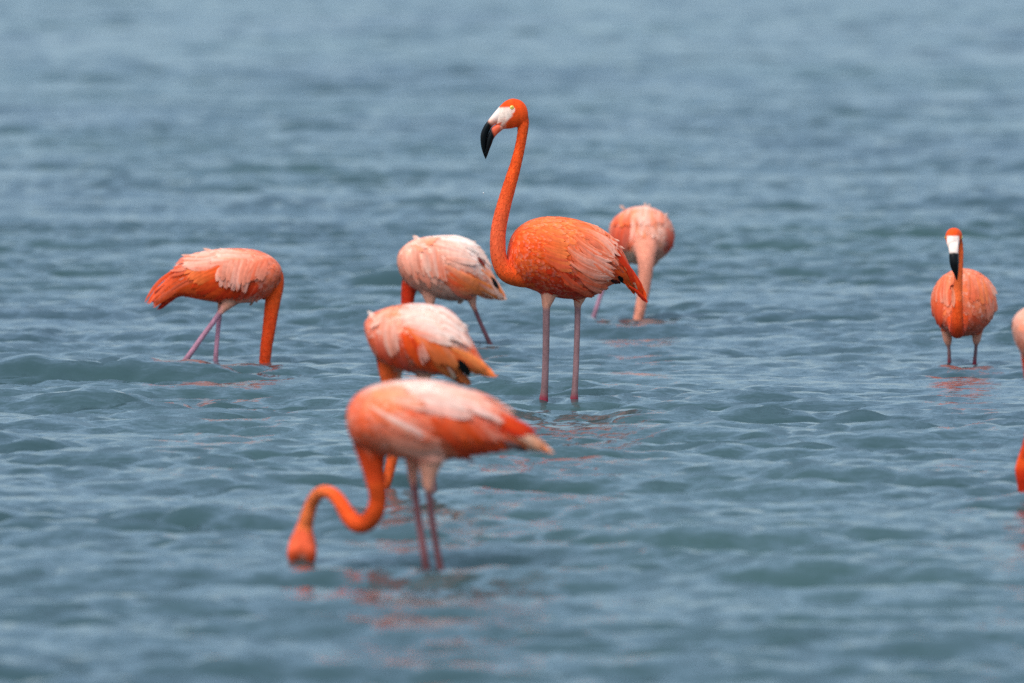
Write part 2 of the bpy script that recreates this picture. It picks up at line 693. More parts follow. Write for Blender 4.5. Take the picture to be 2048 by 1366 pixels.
    # one big feather laid on the body along a line in the side view
    def feather(self, name, a, b, width, c0, c1, lift=0.004, curve=0.0, tip=1.0, snap=False):
        n, m = 11, 5
        lift *= 0.55
        x0, y0 = a
        x1, y1 = b
        pts, nrms, hit_any = [], [], None
        L = math.hypot(x1 - x0, y1 - y0)
        nx, ny = -(y1 - y0) / L, (x1 - x0) / L
        ys = []
        for i in range(n):
            t = i / (n - 1)
            q = 4 * t * (1 - t) * curve * L
            px, py = x0 + (x1 - x0) * t + nx * q, y0 + (y1 - y0) * t + ny * q
            st = Vector(self.p(px, py)) + Vector((0, -1.2, 0))
            h, nr, _, _ = self.bvh.ray_cast(st, Vector((0, 1, 0)))
            if h is None and snap:
                h, nr, _, _ = self.bvh.find_nearest(Vector((st.x, self.D - 0.02, st.z)))
                st = Vector((h.x, st.y, h.z))
            if h is not None:
                ys.append(h.y)
                nrms.append(nr)
            else:
                ys.append(None)
                nrms.append(None)
            pts.append(st)
        good = [i for i in range(n) if ys[i] is not None]
        if not good:
            good = [0]
            ys[0] = self.D
            nrms[0] = Vector((0, -1, 0))
        for i in range(n):
            if ys[i] is None:
                j = min(good, key=lambda g: abs(g - i))
                ys[i] = ys[j] + 0.012 * abs(i - j)
                nrms[i] = Vector((0, -1, 0.1))
        ys = np.array(ys)
        for _ in range(3):
            ys[1:-1] = np.minimum(ys[1:-1], (ys[:-2] + ys[2:]) / 2 * 0.7 + ys[1:-1] * 0.3)
        V, K, N = [], [], []
        fb = 1 + random.gauss(0, 0.07)
        ctr = []
        for i in range(n):
            t = i / (n - 1)
            v = pts[i].copy()
            v.y = ys[i]
            nr = nrms[i].lerp(Vector((0, -1, 0.15)), 0.3).normalized()
            v += nr * (lift * (0.4 + 0.9 * t))
            ctr.append((v, nr))
        for i in range(n):
            t = i / (n - 1)
            v, nr = ctr[i]
            tg = (ctr[min(i + 1, n - 1)][0] - ctr[max(i - 1, 0)][0]).normalized()
            sd = tg.cross(nr).normalized()
            prof = min(1.0, 0.45 + 1.3 * t) * (1 - max(0.0, (t - 0.62) / 0.38) ** (2.2 * tip)) ** 0.6
            prof = max(prof, 0.05)
            w = width / self.s * 0.5 * prof
            for j in range(m):
                s_ = (j - (m - 1) / 2) / ((m - 1) / 2)
                jit = 1 + random.uniform(-0.12, 0.12) - 0.25 * random.random() * (t > 0.7)
                k = c0 * (1 - t) + c1 * t
                V.append(v + tg * (random.uniform(-0.6, 0.9) * w * (t > 0.85) * 0.6) + sd * (w * s_ * jit) - nr * (w * 0.32 * s_ * s_))
                N.append((nr - sd * 0.0 + sd * (0.28 * s_)).normalized())
                K.append(k * (0.86 + 0.2 * abs(s_)) * fb * (1 + random.uniform(-0.05, 0.05)))
        F = []
        for i in range(n - 1):
            for j in range(m - 1):
                q = i * m + j
                F.append((q, q + 1, q + m + 1, q + m))
        me = mesh_from(name, V, F)
        set_col(me, np.array(K))
        smooth_shade(me)
        me.normals_split_custom_set_from_vertices(N)
        return link(name, me, M_FEATHER, self.root)

    # a row of feathers between a line of roots and a line of tips
    def row(self, name, roots, tips, n, width, cols0, cols1=None, lift=0.005, curve=0.0, jit=3.0, dl=0.0005, tip=1.0):
        n, width = int(n * 1.8 + 0.5), width * 0.68
        dl = dl / 1.8
        rr, tt = catmull(roots, n) if len(roots) > 2 else np.linspace(roots[0], roots[1], n), \
            catmull(tips, n) if len(tips) > 2 else np.linspace(tips[0], tips[1], n)
        for i in range(n):
            k0 = C[cols0[random.randrange(len(cols0))]]
            k1 = C[(cols1 or cols0)[random.randrange(len(cols1 or cols0))]]
            k0 = k0 * (1 + random.gauss(0, 0.05))
            a = (rr[i][0] + random.gauss(0, jit), rr[i][1] + random.gauss(0, jit))
            b = (tt[i][0] + random.gauss(0, jit), tt[i][1] + random.gauss(0, jit))
            if name != 'tail_feather':
                k0 = k0 * 0.45 + self.paint(*a) * 0.55
                k1 = k1 * 0.65 + self.paint(*b) * 0.35
            self.feather(name, a, b, width * random.uniform(0.8, 1.2), k0, k1, lift + i * dl, curve + random.gauss(0, 0.02), tip, name != 'tail_feather')

    def eye(self, px, py, r_px, side=-1):
        """yellow eye with a dark pupil set in the side of the head"""
        st = Vector(self.p(px, py, side * 0.6))
        h, nr, _, _ = self.bvh.ray_cast(st, Vector((0, -side, 0)))
        if h is None:
            return
        self.eye_at(h, nr, r_px / self.s)

    def eye_at(self, h, nr, r):
        nr = nr.normalized()
        sd = nr.cross(Vector((0, 0, 1))).normalized()
        up = sd.cross(nr).normalized()

        def dome(rad, bulge, base, colf, n=18, rings=7):
            V, F, K = [], [], []
            for i in range(rings + 1):
                q = i / rings
                for j in range(n):
                    a = 2 * math.pi * j / n
                    V.append(h + nr * (base + bulge * math.cos(q * math.pi / 2)) + (sd * math.cos(a) + up * math.sin(a)) * rad * math.sin(q * math.pi / 2))
                    K.append(colf(q))
            for i in range(rings):
                for j in range(n):
                    F.append((i * n + j, i * n + (j + 1) % n, (i + 1) * n + (j + 1) % n, (i + 1) * n + j))
            me = mesh_from('eye', V, F)
            set_col(me, np.array(K))
            smooth_shade(me)
            return me
        ring = S((120, 78, 30))
        iris = S((236, 206, 90))
        e = link('eye', dome(r, r * 0.55, -r * 0.1, lambda q: iris if q < 0.82 else ring), M_EYE, self.root)
        pu = dome(r * 0.42, r * 0.25, r * 0.24, lambda q: C['black'] * 0.5)
        link('pupil', pu, M_EYE, e)

    # half a bill lofted between two edge lines in the side view: (x1,y1,x2,y2,half-width m, dy)
    def bill(self, name, st, colf):
        r = catmull(st, 60)
        cs, As, Bs, K = [], [], [], []
        for x1, y1, x2, y2, hw, dy in r:
            a, b = self.p(x1, y1, dy), self.p(x2, y2, dy)
            cs.append((a + b) / 2)
            Bs.append((a - b) / 2)
            As.append(np.array([0.25, 1, 0]) / 1.03 * hw)
        v, f = loft(np.array(cs), np.array(As), np.array(Bs), 24)
        me = mesh_from(name, v, f)
        n = len(r)
        K = np.zeros((len(v), 3))
        for i in range(len(v)):
            px, py = self.to_px(Vector(v[i]))
            K[i] = colf(px, py, min(i // 24, n - 1) / (n - 1))
        set_col(me, K)
        smooth_shade(me)
        return link(name, me, M_BILL, self.root)


def mixc(a, b, w):
    w = min(1.0, max(0.0, w))
    return C[a] * (1 - w) + C[b] * w


def sstep(a, b, x):
    t = min(1.0, max(0.0, (x - a) / (b - a)))
    return t * t * (3 - 2 * t)


# ================================================================== the tall flamingo, head raised
def tall():
    D = ground_y(803)
    nk = lambda x, y: mixc('orange', 'coral', sstep(330, 480, y) * (1 - sstep(480, 560, y)) * 0.7)
    B = Bird(D, 'tall deep orange flamingo standing upright with raised head and long S-curved neck', (1, 0.35, -0.35), C['orange'], nk, ('leg', 'leg'), 0.0032)
    B.mottle = ('light', 'deep', 'red', 'amber', 'coral')
    B.patch = [
        (1105, 455, 90, 28, 8, 'light', 0.75), (1120, 500, 45, 14, 0, 'amber', 0.35), (1060, 480, 35, 30, 0, 'orange', 0.6),
        (1195, 505, 48, 42, 30, 'salmon', 0.7), (1170, 545, 55, 22, 20, 'salmon', 0.5),
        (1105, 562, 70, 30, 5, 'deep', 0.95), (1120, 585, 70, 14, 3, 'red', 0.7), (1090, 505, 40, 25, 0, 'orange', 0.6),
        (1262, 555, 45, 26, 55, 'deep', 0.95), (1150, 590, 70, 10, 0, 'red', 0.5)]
    B.torso_side([(1016, 508, 540, .03), (1024, 474, 558, .062), (1040, 453, 571, .088), (1065, 439, 579, .108),
                  (1095, 433, 591, .118), (1130, 434.5, 597, .122), (1160, 441, 597, .118), (1190, 453, 590, .104),
                  (1215, 468, 573, .085), (1240, 496, 563, .06), (1258, 530, 566, .035), (1274, 560, 576, .018), (1284, 578, 585, .007)], 0.35, 1120)
    B.tube('neck', [(1092, 535, 36, -.02), (1064, 550, 25, -.05), (1038, 553, 20.5, -.07), (1014, 546, 18, -.085), (1000, 524, 16, -.09), (995.5, 495, 15.5, -.09),
                    (997, 460, 15, -.085), (1004, 425, 14.5, -.08), (1013.5, 390, 13.5, -.075), (1023, 358, 12.5, -.07), (1032.5, 325, 11, -.065),
                    (1039.5, 295, 10, -.06), (1044.5, 268, 10, -.06), (1046.5, 248, 11, -.06), (1045, 236, 12, -.06)], 110, 18)
    B.torso_head = [(1055.5, 224, 238), (1052, 212, 247), (1044, 202.5, 252), (1034, 198, 254), (1023, 197, 257), (1011, 202, 258), (1003, 209, 258), (997, 216, 256), (992, 224, 253)]
    hw = [.010, .019, .026, .0295, .030, .027, .0225, .0185, .015]
    cs, As, Bs = [], [], []
    r = catmull([(a, b, c, w) for (a, b, c), w in zip(B.torso_head, hw)], 40)
    for x, t, b, w in r:
        cs.append(B.p(x, (t + b) / 2, -.06 + (x - 1045) / B.s * 0.22))
        As.append(np.array([-0.2, 1, 0]) * w)
        Bs.append(np.array([0, 0, (b - t) / 2 / B.s]))
    B.parts.append(('head',) + loft(np.array(cs), np.array(As), np.array(Bs), 24))
    B.leg([(1100, 555, 27, -.03), (1098, 578, 19, -.03), (1096, 595, 14.5, -.03), (1093.5, 607, 10.5, -.03), (1092.5, 615, 8, -.03)],
          [(1093, 600, 8, -.03), (1092.5, 640, 7.4, -.03), (1092, 690, 7.2, -.02), (1090.5, 745, 7.2, -.01), (1089, 780, 7.8, 0), (1087.5, 797, 9.4, 0), (1087, 812, 10, 0)])
    B.leg([(1163, 558, 25, .03), (1160, 582, 16, .03), (1158, 597, 12.5, .03), (1156, 606, 9, .03), (1155, 614, 7, .03)],
          [(1155.5, 600, 7, .03), (1155, 640, 6.4, .02), (1153.5, 690, 6.3, .01), (1151.5, 745, 6.4, .0), (1149.5, 780, 7, 0), (1148.5, 797, 8.6, 0), (1148, 812, 9.2, 0)])

    def face(px, py, co):
        # white skin before the eye, orange hood behind it
        edge = 1026 - max(0.0, py - 232) * 0.95 + max(0.0, 214 - py) * -6
        w = 1 - sstep(edge - 6, edge + 2, px)
        top = sstep(213, 217.5, py + (px - 1000) * 0.05)
        eyering = 1 - sstep(6.0, 7.5, math.hypot(px - 1023.5, py - 220))
        c = mixc('orange', 'white', max(w * top, 0.8 * eyering)) * np.array([0.97, 0.94, 0.90])
        gape = 239.4 + (1012.5 - px) * 0.43
        if px < 1013:
            c = c * (1 - 0.45 * sstep(gape - 10, gape - 2, py)) + C['pink'] * 0.45 * sstep(gape - 10, gape - 2, py)
        if py > gape + 0.5:
            q = 1 - sstep(1000, 1004.5, px - (py - 248) * -0.4)
            c = c * (1 - q) + C['coral'] * q
        return c
    B.body(face, 800)
    B.eye(1023.8, 220, 4.4)
    B.eye(1023.8, 220, 4.4, 1)

    def upc(px, py, t):
        k = mixc('white', 'pink', sstep(232, 246, py))
        k = k * (1 - 0.25 * sstep(240, 250, py)) + C['salmon'] * 0.25 * sstep(240, 250, py)
        b = sstep(-4.5, 4, (py - 243) * 0.75 + (977 - px) * 0.9)
        return k * (1 - b) + C['black'] * b

    def loc(px, py, t):
        k = mixc('coral', 'pink', sstep(998, 1004, px))
        b = sstep(-3, 3, (985 - px) + (py - 262) * 0.35)
        return k * (1 - b) + C['black'] * b
    up = [(999, 213, 1009, 242, .019, -.075), (988, 226, 997, 246, .0165, -.082), (977, 240, 985, 252, .0155, -.088), (968, 252, 978, 264, .0145, -.09), (961.5, 268, 974, 277, .013, -.09),
          (961.5, 286, 972, 292, .0105, -.088), (964.7, 302, 971, 306, .0075, -.085), (970.3, 317, 971.8, 318, .002, -.083)]
    lo = [(1009, 243.2, 1010, 256, .015, -.072), (996, 247.5, 1000.5, 263, .014, -.08), (985, 253.5, 993, 270, .013, -.086), (978, 265.5, 987, 278, .0115, -.089), (974, 278, 984, 286.5, .0095, -.09),
          (972, 293, 979.5, 298, .0075, -.088), (971.2, 306.5, 975.5, 309, .005, -.085), (971, 316, 972.2, 317, .0018, -.083)]
    B.bill('upper_bill', up, upc)
    B.bill('lower_bill', lo, loc)
    B.plumage(4200, 2600, 0.85, 0.35, 0.10)
    # tail and folded wing tips
    B.row('tail_feather', [(1226, 520), (1232, 548)], [(1294, 602), (1268, 586)], 6, 13, ['deep', 'orange'], ['orange', 'amber'], 0.004, -0.03, 2)
    B.feather('tail_feather', (1236, 552), (1256, 572), 10, C['black'], C['black'], 0.012)
    B.feather('tail_feather', (1222, 560), (1242, 568), 9, C['black'], C['maroon'], 0.012)
    B.feather('tail_feather', (1248, 534), (1282, 586), 5, C['amber'], C['cream'], 0.016)
    B.row('tail_feather', [(1222, 492), (1240, 520)], [(1262, 566), (1297, 606)], 4, 13, ['deep', 'deep'], ['deep', 'orange'], 0.013, -0.05, 2)
    # loose flank plumes
    B.row('wing_feather', [(1120, 545), (1150, 575)], [(1160, 575), (1190, 594)], 8, 14, ['deep', 'orange', 'coral'], ['coral', 'salmon'], 0.006, 0.05, 3)
    B.row('wing_feather', [(1148, 500), (1165, 560)], [(1212, 545), (1212, 580)], 13, 13, ['salmon', 'coral', 'orange'], ['pink', 'salmon'], 0.008, 0.08, 4)
    B.row('wing_feather', [(1138, 482), (1150, 530)], [(1205, 520), (1220, 558)], 13, 12, ['coral', 'salmon', 'pink'], ['pale', 'pink', 'pale'], 0.012, 0.10, 4)
    B.row('wing_feather', [(1150, 470), (1172, 505)], [(1222, 512), (1224, 552)], 9, 14, ['coral', 'salmon'], ['pink', 'salmon', 'pale'], 0.016, 0.08, 3)
    # scapulars over the rump
    B.row('back_feather', [(1150, 448), (1180, 478)], [(1238, 492), (1226, 530)], 9, 17, ['light', 'coral', 'salmon'], ['pink', 'salmon', 'pale'], 0.012, -0.06, 3)
    B.row('back_feather', [(1135, 440), (1170, 450)], [(1212, 466), (1246, 498)], 6, 15, ['orange', 'light'], ['salmon', 'pink'], 0.008, -0.05, 2)
    B.row('wing_feather', [(1080, 455), (1095, 520)], [(1130, 470), (1140, 540)], 8, 24, ['orange', 'light', 'coral'], ['light', 'coral'], 0.004, 0.05, 3)
    B.wisps([(1215, 476, 1240, 484), (1225, 486, 1250, 499), (1205, 545, 1222, 553), (1200, 552, 1218, 562), (1175, 448, 1198, 455), (1190, 560, 1206, 574)], 'salmon', 'pale')
    B.wisps([(1265, 570, 1290, 600), (1258, 572, 1282, 594), (1270, 578, 1297, 607)], 'deep', 'red', 6)
    return B


# ================================================================== feeding flamingo with head under water, legs striding
def strider():
    D = ground_y(724)
    nk = lambda x, y: mixc('orange', 'deep', 0.5 * sstep(600, 640, y)) * (1 - 0.15 * sstep(640, 700, y))
    B = Bird(D, 'flamingo with striding pink legs, neck straight down into the water, scalloped pale wing coverts', (-1, 0.1, -0.35), C['orange'], nk, ('legpink', 'legpink'))
    B.patch = [(470, 512, 90, 16, 5, 'pink', 0.7), (420, 512, 50, 14, -8, 'pale', 0.7), (535, 540, 26, 36, 10, 'salmon', 0.7),
               (395, 570, 60, 26, -25, 'orange', 0.9), (440, 585, 70, 16, 0, 'deep', 0.9), (515, 575, 28, 22, -25, 'deep', 0.6),
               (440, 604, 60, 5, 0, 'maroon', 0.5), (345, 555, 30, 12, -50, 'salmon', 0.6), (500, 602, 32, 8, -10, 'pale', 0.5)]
    B.torso_side([(306, 596, 606, .006), (322, 572, 606, .025), (343, 543, 599, .048), (366, 518, 592, .075), (400, 504, 599, .095),
                  (440, 498, 605, .105), (480, 497, 606, .11), (510, 500, 603, .105), (535, 509, 591, .088), (552, 521, 573, .06), (562, 535, 556, .03)], -0.08, 440)
    B.tube('neck', [(525, 545, 32), (545, 552, 22), (550, 572, 17.5), (546, 600, 15.5), (541.5, 630, 14), (537, 665, 12.8), (532.5, 695, 12), (529.5, 725, 11.2), (528, 750, 11), (522, 770, 15), (512, 785, 16), (500, 795, 8)], 80, 16)
    B.leg([(466, 594, 18, -.03), (456, 607, 12, -.03), (447, 617, 8, -.03), (441, 625, 6, -.03)],
          [(446, 616, 6, -.03), (426, 645, 5.6, -.03), (405, 673, 5.6, -.03), (386, 700, 5.8, -.03), (370, 722, 6.4, -.03), (362, 733, 6.8, -.03)])
    B.leg([(446, 590, 14, .03), (443, 612, 8, .03), (440, 624, 6, .03)],
          [(441, 615, 5.6, .03), (438, 640, 5.2, .02), (435, 670, 5, .01), (432.5, 700, 5.2, 0), (431, 727, 5.8, 0), (430, 740, 6, 0)])
    B.body()
    B.plumage(2400, 1200)
    # tail and folded wing tips
    B.row('tail_feather', [(392, 560), (372, 585)], [(314, 622), (332, 604)], 7, 15, ['orange', 'deep'], ['orange', 'red'], 0.006, 0.04, 2)
    B.row('tail_feather', [(372, 535), (388, 560)], [(292, 606), (306, 614)], 5, 12, ['coral', 'orange'], ['orange', 'coral'], 0.008, 0.06, 2)
    B.feather('tail_feather', (330, 570), (308, 592), 4, C['maroon'], C['maroon'], 0.014)
    # wing body
    B.row('wing_feather', [(430, 548), (428, 590)], [(345, 580), (375, 590)], 8, 22, ['orange', 'amber', 'light'], ['orange', 'deep'], 0.006, 0.05, 3)
    B.row('wing_feather', [(470, 568), (440, 560)], [(420, 597), (384, 575)], 6, 22, ['deep', 'orange'], ['orange', 'deep'], 0.008, 0.06, 3)
    B.row('wing_feather', [(520, 560), (450, 572)], [(500, 592), (430, 598)], 8, 20, ['deep', 'orange'], ['deep', 'red'], 0.006, 0.02, 3)
    B.row('wing_feather', [(445, 518), (440, 545)], [(370, 548), (395, 568)], 5, 18, ['orange', 'amber'], ['amber', 'light'], 0.010, 0.06, 3)
    B.row('wing_feather', [(452, 522), (508, 522)], [(437, 568), (492, 580)], 9, 17, ['pink', 'salmon'], ['pink', 'pale'], 0.013, 0.04, 3)
    B.row('wing_feather', [(448, 520), (500, 518)], [(444, 558), (486, 572)], 6, 15, ['salmon', 'pink'], ['pale', 'pink'], 0.018, 0.03, 3)
    B.row('wing_feather', [(540, 522), (510, 518)], [(522, 556), (494, 560)], 6, 18, ['salmon', 'coral'], ['pink', 'salmon'], 0.014, 0.03, 3)
    # back plumes
    B.row('back_feather', [(515, 503), (480, 515)], [(440, 500), (420, 522)], 6, 17, ['salmon', 'light', 'pink'], ['pink', 'pale'], 0.010, -0.04, 3)
    B.row('back_feather', [(460, 500), (440, 522)], [(372, 516), (366, 532)], 7, 15, ['pink', 'pale', 'salmon'], ['pale', 'salmon'], 0.014, -0.06, 3)
    B.row('back_feather', [(400, 506), (392, 530)], [(356, 520), (338, 552)], 4, 10, ['salmon', 'pink'], ['coral', 'salmon'], 0.016, -0.05, 3)
    B.wisps([(392, 510, 361, 511), (396, 512, 366, 517), (380, 520, 350, 532), (360, 532, 340, 546), (430, 501, 405, 498), (510, 596, 498, 612), (520, 592, 512, 606)], 'pink', 'pale')
    return B


# ================================================================== pale flamingo behind, one dark leg trailing
def pale_back():
    D = ground_y(690)
    nk = lambda x, y: C['deep'] * 0.55 + C['red'] * 0.45
    B = Bird(D, 'pale pink flamingo with its tail tip beside the tall one, dark leg stretched back', (1, 0.15, -0.6), C['pink'], nk, ('legdark', 'legdark'))
    B.patch = [(905, 482, 70, 18, 10, 'white', 0.9), (950, 510, 35, 20, 50, 'white', 0.8), (835, 505, 30, 26, 0, 'pale', 0.6),
               (820, 540, 28, 30, 30, 'salmon', 0.55), (930, 560, 55, 18, 15, 'orange', 0.9), (965, 580, 40, 16, 40, 'amber', 0.9),
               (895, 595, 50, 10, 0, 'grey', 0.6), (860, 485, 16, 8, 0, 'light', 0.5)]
    B.torso_side([(795, 512, 530, .03), (803, 497, 552, .062), (822, 482, 573, .09), (850, 474, 588, .11), (880, 471, 597, .118),
                  (910, 471, 602, .115), (935, 479, 597, .1), (955, 495, 588, .08), (975, 526, 590, .055), (993, 562, 596, .03), (1005, 584, 596, .008)], 0.15, 890)
    B.tube('neck', [(845, 545, 30), (822, 565, 18), (816, 590, 14), (815, 615, 12.5), (814, 645, 12), (813, 680, 11.5), (813, 705, 11), (812, 725, 14), (812, 745, 8)], 60, 14)
    B.leg([(940, 588, 16, .02), (944, 600, 9.5, .02), (947, 612, 6, .02), (949, 618, 5, .02)],
          [(946, 608, 5, .02), (955, 632, 4.7, .02), (964, 653, 4.6, .02), (974, 675, 4.9, .02), (981, 690, 5.4, .02), (985, 699, 5.6, .02)])
    B.leg([(858, 580, 18, -.03), (860, 598, 12, -.03), (861, 612, 7, -.03)],
          [(861, 605, 5.4, -.03), (860, 640, 5, -.02), (859, 670, 5, 0), (858, 692, 5.6, 0), (857.5, 700, 5.6, 0)])
    B.body()
    B.plumage(2200, 700)
    B.row('tail_feather', [(945, 555), (950, 585)], [(1012, 598), (985, 600)], 6, 15, ['orange', 'amber'], ['pale', 'amber'], 0.006, -0.03, 2)
    B.feather('tail_feather', (979, 552), (994, 577), 11, C['black'], C['black'], 0.02)
    B.feather('tail_feather', (955, 515), (966, 532), 8, C['maroon'], C['maroon'], 0.022)
    B.row('tail_feather', [(958, 518), (966, 545)], [(1010, 592), (1004, 598)], 4, 10, ['pink', 'light'], ['amber', 'pale'], 0.012, -0.04, 2)
    B.row('wing_feather', [(880, 545), (900, 572)], [(935, 572), (945, 592)], 6, 22, ['deep', 'orange'], ['orange', 'amber'], 0.006, 0.03, 3)
    B.row('wing_feather', [(890, 525), (915, 560)], [(955, 560), (965, 590)], 6, 20, ['light', 'orange', 'pink'], ['amber', 'light'], 0.010, 0.03, 3)
    B.row('wing_feather', [(835, 490), (880, 510)], [(845, 545), (895, 560)], 8, 17, ['pink', 'salmon', 'salmon'], ['pale', 'pink', 'salmon'], 0.012, 0.05, 4)
    B.row('wing_feather', [(815, 505), (850, 520)], [(825, 555), (868, 575)], 6, 18, ['salmon', 'pink'], ['pink', 'salmon'], 0.008, 0.05, 4)
    B.row('back_feather', [(870, 480), (890, 515)], [(935, 500), (950, 535)], 7, 18, ['pale', 'salmon', 'pink'], ['white', 'pale', 'pink'], 0.014, -0.04, 4)
    B.row('back_feather', [(895, 474), (930, 490)], [(950, 494), (978, 530)], 6, 15, ['white', 'pale'], ['white', 'pale'], 0.016, -0.05, 3)
    B.row('back_feather', [(845, 480), (825, 490)], [(880, 478), (850, 500)], 3, 12, ['salmon', 'light'], ['pale', 'light'], 0.012, -0.03, 3)
    B.wisps([(925, 480, 952, 484), (935, 486, 962, 496), (945, 492, 970, 508), (952, 502, 976, 520), (840, 478, 826, 472), (958, 512, 984, 536), (930, 596, 914, 608)], 'white', 'pale', 7)
    B.wisps([(985, 590, 1014, 600), (975, 588, 1008, 602)], 'amber', 'pale', 8)
    return B


# ================================================================== facing flamingo, head down behind the tall one's tail
def facing_down():
    D = ground_y(637)
    nk = lambda x, y: C['salmon'] * 0.25 + C['pink'] * (0.7 + 0.12 * math.sin(x * 0.6) * math.sin(y * 0.31))
    B = Bird(D + 0.1, 'pale salmon flamingo seen from the front with thick pink neck straight down to water', (0, 1, -0.2), C['pink'] * 0.75 + C['salmon'] * 0.25, nk, ('legpink', 'legpink'))
    B.patch = [(1278, 432, 52, 18, 0, 'salmon', 0.55), (1246, 470, 26, 26, -20, 'orange', 0.95), (1240, 484, 20, 16, -20, 'deep', 0.9),
               (1340, 482, 11, 24, 10, 'deep', 0.95), (1292, 450, 30, 36, 0, 'pale', 0.35), (1258, 512, 28, 14, 20, 'cream', 0.7),
               (1283, 486, 12, 12, 0, 'coral', 0.5), (1268, 436, 8, 14, 15, 'light', 0.7), (1306, 440, 7, 12, 5, 'light', 0.7), (1283, 416, 24, 6, 0, 'pale', 0.6)]
    B.torso_front([(-.17, 1290, 486, 24, 24), (-.13, 1288, 474, 46, 43), (-.06, 1285, 471, 60, 55), (.03, 1283, 471, 66, 58.5), (.12, 1282, 472, 62, 56),
                   (.2, 1281, 480, 48, 44), (.28, 1280, 494, 30, 28), (.36, 1279, 510, 15, 13), (.42, 1279, 520, 5, 4)])
    B.tube('neck', [(1289, 470, 34, -.10), (1291, 496, 25, -.16), (1292, 520, 17.5, -.2), (1290.5, 550, 14, -.21), (1286.5, 585, 12, -.21), (1281, 615, 10.8, -.21), (1276, 640, 10, -.21), (1272, 665, 10, -.21), (1270, 685, 14, -.22), (1268, 700, 7, -.23)], 80, 16)
    B.leg([(1246, 515, 20), (1228, 535, 14), (1218, 552, 8)],
          [(1221, 548, 5), (1212, 565, 4.7), (1204, 583, 4.6), (1195, 610, 4.6), (1187, 634, 5), (1184, 643, 5)])
    B.leg([(1302, 515, 18, .04), (1292, 536, 12, .04), (1287, 552, 7, .04)],
          [(1288, 548, 5, .04), (1285, 580, 4.7, .03), (1281, 610, 4.6, .02), (1277, 634, 5, .02), (1275, 642, 5, .02)])
    B.body()
    B.plumage(2400, 1000, 1.0, 0.5)
    B.row('wing_feather', [(1226, 446), (1258, 448)], [(1226, 492), (1254, 498)], 9, 18, ['orange', 'deep'], ['deep', 'red'], 0.014, 0.05, 2)
    B.row('wing_feather', [(1228, 426), (1262, 428)], [(1224, 450), (1260, 450)], 6, 15, ['pink', 'salmon', 'light'], ['light', 'orange'], 0.012, 0.03, 2)
    B.row('wing_feather', [(1330, 455), (1340, 460)], [(1336, 500), (1344, 496)], 4, 12, ['orange', 'deep'], ['deep', 'red'], 0.008, -0.05, 2)
    B.row('breast_feather', [(1266, 430), (1322, 430)], [(1264, 470), (1322, 472)], 10, 13, ['pale', 'pink', 'salmon'], ['pink', 'light', 'pale'], 0.006, 0.0, 4)
    B.row('back_feather', [(1240, 424), (1320, 424)], [(1236, 446), (1326, 448)], 10, 12, ['pink', 'light', 'pale'], ['pale', 'salmon'], 0.008, 0.0, 3)
    B.row('back_feather', [(1286, 418), (1296, 418)], [(1284, 406), (1298, 410)], 3, 7, ['pale', 'pink'], ['white', 'pale'], 0.004, 0.0, 1)
    B.wisps([(1288, 418, 1292, 406), (1294, 418, 1300, 408), (1250, 420, 1240, 412), (1325, 432, 1336, 428)], 'pink', 'pale', 6)
    return B


